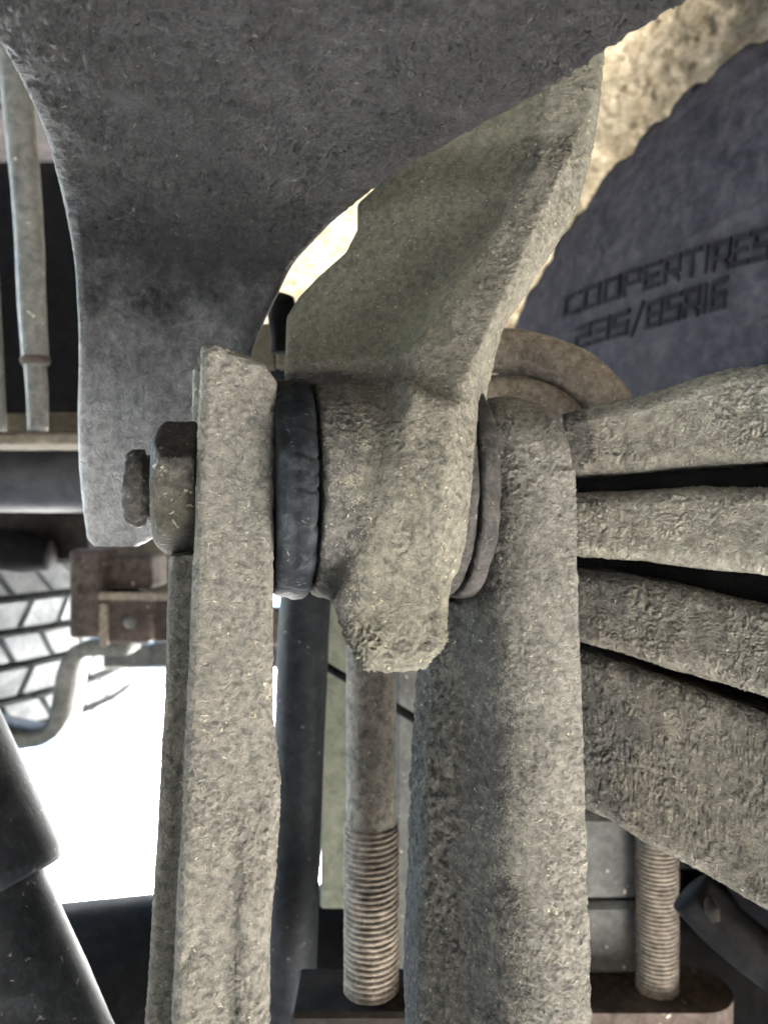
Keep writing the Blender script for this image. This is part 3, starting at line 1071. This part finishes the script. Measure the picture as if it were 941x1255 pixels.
ub = make_ubolt(P(455, 1240, 292), 155, 9.9, 2.2, 'larger brown threaded clamp bolt hanging between the two shackle bars')
cp = thing('clamp_plate', 'dark clamp plate in shadow under the larger threaded clamp bolt', 'plate', P(440, 1300, 300))
a, b = P(356, 1340, 280), P(530, 627 + 181 * F / 280, 280)
V, f = rbox((a[0], 277, a[2]), (b[0], 306, b[2]), 1.5)
link('plate_body', V, f, M['brown'], cp, False)
dup(ub, P(805, 1200, 392), 'smaller looking threaded clamp bolt beside the stacked grey blocks')

# ------------------------------------------------------------------ lower background
blk = [(718, 1000, 787, 1103), (718, 1108, 785, 1196)]
for k, (a, b, c, d_) in enumerate(blk):
    lo, hi = P(a - 60, d_, 402), P(c, b, 402)
    V, f = rbox((lo[0], 402, lo[2]), (hi[0], 440, hi[2]), 3)
    link('spacer_block', V, f, M['block'], None, False,
         label=('grey spacer block just under the thick lowest spring leaf', 'grey spacer block resting on the dark axle plate')[k],
         category='spacer block', group='stacked spacer blocks')

plate = thing('axle_plate', 'dark brown axle plate with rounded end under the grey blocks', 'axle plate', P(700, 1260, 400))
ang = np.linspace(-math.pi / 2, math.pi / 2, 16)
c0 = P(838, 1240, 400)
ol = [(c0[0] + 20 * math.cos(a), 400 + 18 * math.sin(a)) for a in ang] + [(70, 470), (70, 378)]
outl = [(c0[0] - 0, 372)] + [(c0[0] + 20 * math.cos(a), 392 + 20 * math.sin(a)) for a in ang] + [(c0[0], 470), (72, 470), (72, 372)]
zt = P(0, 1199, 400)[2]
V = np.array([(a, b, zt) for a, b in outl] + [(a, b, zt - 40) for a, b in outl])
n_ = len(outl)
Fq = [tuple(range(n_)), tuple(range(2 * n_ - 1, n_ - 1, -1))] + [(i, i + n_, (i + 1) % n_ + n_, (i + 1) % n_) for i in range(n_)]
link('plate_body', V, Fq, M['rust'], plate, False)

axle = thing('axle_housing', 'black axle housing low behind the shackle bars', 'axle', (0, 520, -380))
V, q = tube([(-300, 520, -338), (-120, 520, -322), (0, 520, -322), (120, 520, -322), (230, 520, -318)], [60, 62, 66, 70, 70], 48, None)
V = roughen(V, q, [(30, 2, ''), (8, .6, '')], 61)
link('tube', V, q, M['black'], axle)
V, q = tube([(92, 585, -140), (140, 585, -140), (185, 585, -140)], [120, 125, 125], 64)
link('brake_drum', V, q, M['black'], axle)

rod = thing('brake_rod', 'dark rod slanting across the corner below the lowest leaf', 'rod', P(900, 1180, 330))
V, q = tube([P(846, 1092, 335), P(880, 1128, 330), P(930, 1170, 325), P(1040, 1245, 318)], 10.5, 28, 3)
link('rod_body', V, q, M['black'], rod)
V, q = tube([P(868, 1102, 325), P(872, 1116, 321), P(876, 1130, 319)], [2.0, 3.2, 2.0], 12, .6)
link('clip', V, q, M['brown'], rod)

tubeb = thing('shock_absorber', 'slim dark upright shock tube behind the gap beside the nut-side bar', 'shock absorber', P(370, 1150, 350))
V, q = tube([P(376, 700, 350), P(371, 800, 350), P(363, 1000, 350), P(352, 1320, 350)], 11.6, 36, 3)
V = roughen(V, q, [(12, .3, '')], 62)
link('tube', V, q, M['bluesteel'], tubeb)

# green grey hanger plates behind the big U-bolt
gp = thing('bracket_plate', 'grey green bracket plate behind the threaded clamp bolt', 'plate', P(450, 1110, 420))
a, b = P(392, 1115, 420), P(494, 700, 420)
V, f = rbox((a[0], 420, a[2]), (b[0], 428, b[2]), 1.5)
link('panel', V, f, M['green'], gp, False)
a, b = P(486, 1210, 400), P(560, 700, 400)
V, f = rbox((a[0], 400, a[2]), (b[0], 410, b[2]), 1.5)
link('side_panel', V, f, M['block'], gp, False)
cb = thing('brake_cable', 'thin black cable slanting behind the threaded clamp bolt', 'cable', P(460, 860, 380))
V, q = tube([P(370, 800, 385), P(396, 815, 385), P(432, 836, 382), P(500, 876, 378), P(540, 902, 375)], 2.1, 14, 1.5)
link('sheath', V, q, M['black'], cb)
V, q = tube([P(388, 811, 384), P(393, 814, 384), P(398, 816.5, 383.6)], 2.7, 14, .8)
link('ferrule', V, q, M['pipe'], cb)

# ------------------------------------------------------------------ foreground shock absorber, bottom left
sh = thing('shock_absorber', 'dark blunt shock absorber with dust sleeve slanting in from the bottom left corner', 'shock absorber', P(60, 1255, 250))
ax_a, ax_b = P(-130, 890, 262), P(44, 1300, 240)
axd = (ax_b - ax_a) / np.linalg.norm(ax_b - ax_a)


def along(s):
    return ax_a + axd * s


V, q = tube([along(-60), along(0), along(62), along(65.5), along(66.5)], [31, 31, 31, 30.2, 28], 72)
sleeve_raw = (V, q)
V = roughen(V, q, [(20, .3, ''), (4, .1, '')], 71)
link('dust_sleeve', V, q, M['bluesteel'], sh)
V, q = tube([along(40), along(80), along(200), along(260)], 23.5, 64, 2)
V = roughen(V, q, [(16, .35, ''), (4, .15, '')], 72)
link('body_tube', V, q, M['bluesteel'], sh)

# ------------------------------------------------------------------ left background: pipes, shaft, rail, spare tyre, brackets
pp = thing('brake_pipe', 'pale upright pipe with a joint beside the black bracket', 'pipe', P(45, 535, 420))
V, q = tube([P(6, -60, 400), P(16, 60, 410), P(34, 250, 420), P(41, 400, 425), P(44, 442, 427)], [8.6, 8.2, 7.6, 7.2, 7.0], 36, 3)
V = roughen(V, q, [(14, .3, '')], 81)
link('upper_pipe', V, q, M['pipe'], pp)
V, q = tube([P(42, 436, 427), P(46, 480, 428), P(47, 528, 430)], [5.8, 5.8, 5.4], 32, 3)
link('lower_pipe', V, q, M['pipe'], pp)
V, q = tube([P(43.5, 438, 427), P(43.8, 443, 427), P(44, 447, 427)], [7.6, 7.9, 7.2], 32)
link('collar', V, q, M['rust'], pp)
p2 = thing('brake_pipe', 'short pale pipe at the picture edge standing on the narrow rail', 'pipe', P(0, 535, 440))
V, q = tube([P(-12, 330, 440), P(-6, 440, 440), P(-2, 528, 440)], 4.6, 28, 4)
link('pipe_body', V, q, M['pipe'], p2)

rail = thing('narrow_rail', 'narrow tan rail under the pale pipes', 'rail', P(0, 545, 450))
a, b = P(-200, 544, 450), P(128, 530, 450)
V, f = rbox((a[0], 450, a[2]), (b[0], 500, b[2]), 1.5)
link('rail_bar', V, f, M['tan'], rail, False)
V, f = rbox(P(56, 531, 470), P(95, 505, 470) + np.array([0, 30, 0]), 1.5)
link('lug', V, f, M['tan'], rail, False)
V, f = rbox(P(2, 531, 480), P(36, 506, 480) + np.array([0, 30, 0]), 1.5)
link('lug', V, f, M['tan'], rail, False)

sf = thing('exhaust_pipe', 'dark horizontal exhaust pipe with a pale underside behind the black bracket leg', 'exhaust pipe', P(0, 627, 560))
V, q = tube([P(-300, 586, 560), P(-60, 586, 560), P(60, 587, 560), P(240, 588, 560)], 24.5, 48, 6)
V = roughen(V, q, [(40, .5, '')], 82)
link('pipe_body', V, q, M['plain_exhaust'], sf)

bm = thing('support_beam', 'dark brown support beam above the spare tyre tread', 'beam', P(0, 695, 760))
a, b = P(-300, 690, 760), P(110, 606, 760)
V, f = rbox((a[0], 760, a[2]), (b[0], 800, b[2]), 4)
link('beam_body', V, f, M['brown'], bm, False)
V, q = tube([P(-8, 672, 745), P(30, 676, 745), P(64, 680, 745)], [20, 21, 15], 24, 4)
link('rubber_pad', V, q, M['black'], bm)

# spare tyre lying flat under the bed
SC = np.array([-715.0, 1010.0, -47.0])
SR, SW = 372.0, 240.0
sp = thing('spare_tyre', 'spare tyre coloured pale for glare, hung flat with chunky tread facing the view', 'tyre', SC + np.array([0, 0, -205]))
sec = np.array([(220, -24), (300, -8), (345, -12), (354, -26), (357, -50), (357, -195), (352, -216), (340, -230), (290, -236), (220, -216), (205, -200), (205, -40)], float)
th = np.linspace(0, 2 * math.pi, 145)
V, q = loft([np.stack([SC[0] + sec[:, 0] * math.cos(a), SC[1] + sec[:, 0] * math.sin(a), SC[2] + sec[:, 1] + 10], -1) for a in th], False)
link('carcass', V, q, M['groove'], sp)
proto = None
pitch_a = 50.0 / SR
rowz = [(-22, -52), (-59, -88), (-95, -124), (-131, -160), (-167, -194), (-201, -226)]
for ri, (z1, z0) in enumerate(rowz):
    for kk_ in range(22):
        a = -2.1 + (kk_ + (0.45 if ri % 2 else 0)) * pitch_a
        sk = 0.02 * (1 if ri % 2 else -1)
        aw = pitch_a * 0.445
        inn_, out_ = 355.0, SR
        sh0 = 14 if ri == 5 else 0
        sh1 = 14 if ri == 0 else 0
        q8 = []
        for (r0, grow) in ((inn_, 0.0), (out_, -0.004)):
            for zz_, s_k, shv in ((z0, -sk, sh0), (z1, sk, sh1)):
                for sgn in (-1, 1):
                    aa = a + sgn * (aw + grow) + s_k
                    r = r0 - shv
                    q8.append((SC[0] + r * math.cos(aa), SC[1] + r * math.sin(aa), SC[2] + zz_ + 10 + (1.2 if zz_ == z0 else -1.2) * (1 if grow else 0)))
        Fb = [(4, 5, 7, 6), (0, 2, 3, 1), (0, 1, 5, 4), (2, 6, 7, 3), (0, 4, 6, 2), (1, 3, 7, 5)]
        link('tread_block', np.array(q8), Fb, M['tread'], sp, False)

st = thing('hanger_strap', 'curved pale metal strap hooked under the spare tyre', 'strap', P(70, 905, 930))
cl = [P(160, 792, 640), P(122, 793, 640), P(98, 798, 640), P(86, 820, 640), P(80, 852, 640), P(74, 882, 640), P(62, 898, 640), P(40, 904, 640), P(5, 899, 640), P(-40, 888, 640)]
cl = resample(cl, 3)
A_, B_, T_ = frames(cl)
rings = []
for p, t_ in zip(cl, T_):
    nrm = np.array([-t_[2], 0, t_[0]])
    nrm /= np.linalg.norm(nrm)
    hw = 6.0
    y0, y1 = 630, 668
    rings.append([(p + nrm * hw) * [1, 0, 1] + [0, y0, 0], (p - nrm * hw) * [1, 0, 1] + [0, y0, 0], (p - nrm * hw) * [1, 0, 1] + [0, y1, 0], (p + nrm * hw) * [1, 0, 1] + [0, y1, 0]])
V, q = loft(rings)
q = q if ((V - V.mean(0)) * normals(V, q)).sum() > 0 else q[:, ::-1]
link('strap_body', V, q, M['pipe'], st)

rb = thing('rusty_bracket', 'brown rusty bracket box beside the spare tyre tread', 'bracket', P(140, 785, 610))


def pbox(name, a, b, d0, d1, mat, parent, bev=2.0):
    lo, hi = P(a[0], b[1], d0), P(b[0], a[1], d0)
    V, f = rbox((lo[0], d0, lo[2]), (hi[0], d1, hi[2]), bev)
    return link(name, V, f, mat, parent, False)


pbox('side_plate', (85, 674), (124, 782), 600, 640, M['rust'], rb)
pbox('upper_box', (125, 681), (186, 722), 615, 660, M['rust'], rb)
V, q = tube([P(128, 722, 640), P(152, 724, 640), P(172, 722, 640)], [14, 15, 13], 24, 4)
link('rubber_stop', V, q, M['black'], rb)
pbox('lower_box', (131, 735), (184, 789), 605, 650, M['rust'], rb)
pbox('end_box', (184, 737), (212, 787), 620, 660, M['rust'], rb)
pbox('cross_strap', (120, 726), (212, 736), 600, 604, M['pink'], rb, .8)
pbox('edge_strip', (122, 740), (131, 792), 598, 604, M['pink'], rb, .8)
V, q = tube([P(160, 762, 604.5), P(160, 762, 600), P(160, 762, 598)], [5.2, 5, 3.5], 16)
link('bolt', V, q, M['pipe'], rb)

hb = thing('hitch_beam', 'pale hitch beam in the light under the rusty bracket', 'beam', P(170, 825, 760))
pbox('beam_body', (126, 790), (345, 820), 760, 820, M['pipe'], hb)
pbox('upright', (108, 630), (222, 730), 700, 740, M['tan'], hb)
pbox('end_plate', (318, 745), (345, 792), 740, 758, M['tan'], hb)
pbox('tail', (184, 789), (214, 818), 740, 758, M['block'], hb)

# pieces seen through the slot between the black bracket and the hanger
bs = thing('bump_stop', 'black bump stop in the slot beside the hanger arm', 'bump stop', P(345, 430, 330))
V, q = tube([P(345, 432, 330), P(344, 415, 330), P(343, 395, 330), P(346, 375, 330), P(349, 362, 330)], [4.6, 4.0, 5.0, 6.4, 4.0], 24, 1.0)
link('stop_body', V, q, M['black'], bs)
pl = thing('pale_bracket', 'small pale bracket in the slot above the rubber bushing', 'bracket', P(325, 450, 345))
pbox('bracket_body', (285, 396), (338, 452), 345, 352, M['tan'], pl, 1)
pbox('foot', (338, 429), (395, 450), 341, 352, M['tan'], pl, 1)
pbox('stem', (322, 451), (362, 700), 350, 362, M['bluesteel'], pl, 1)
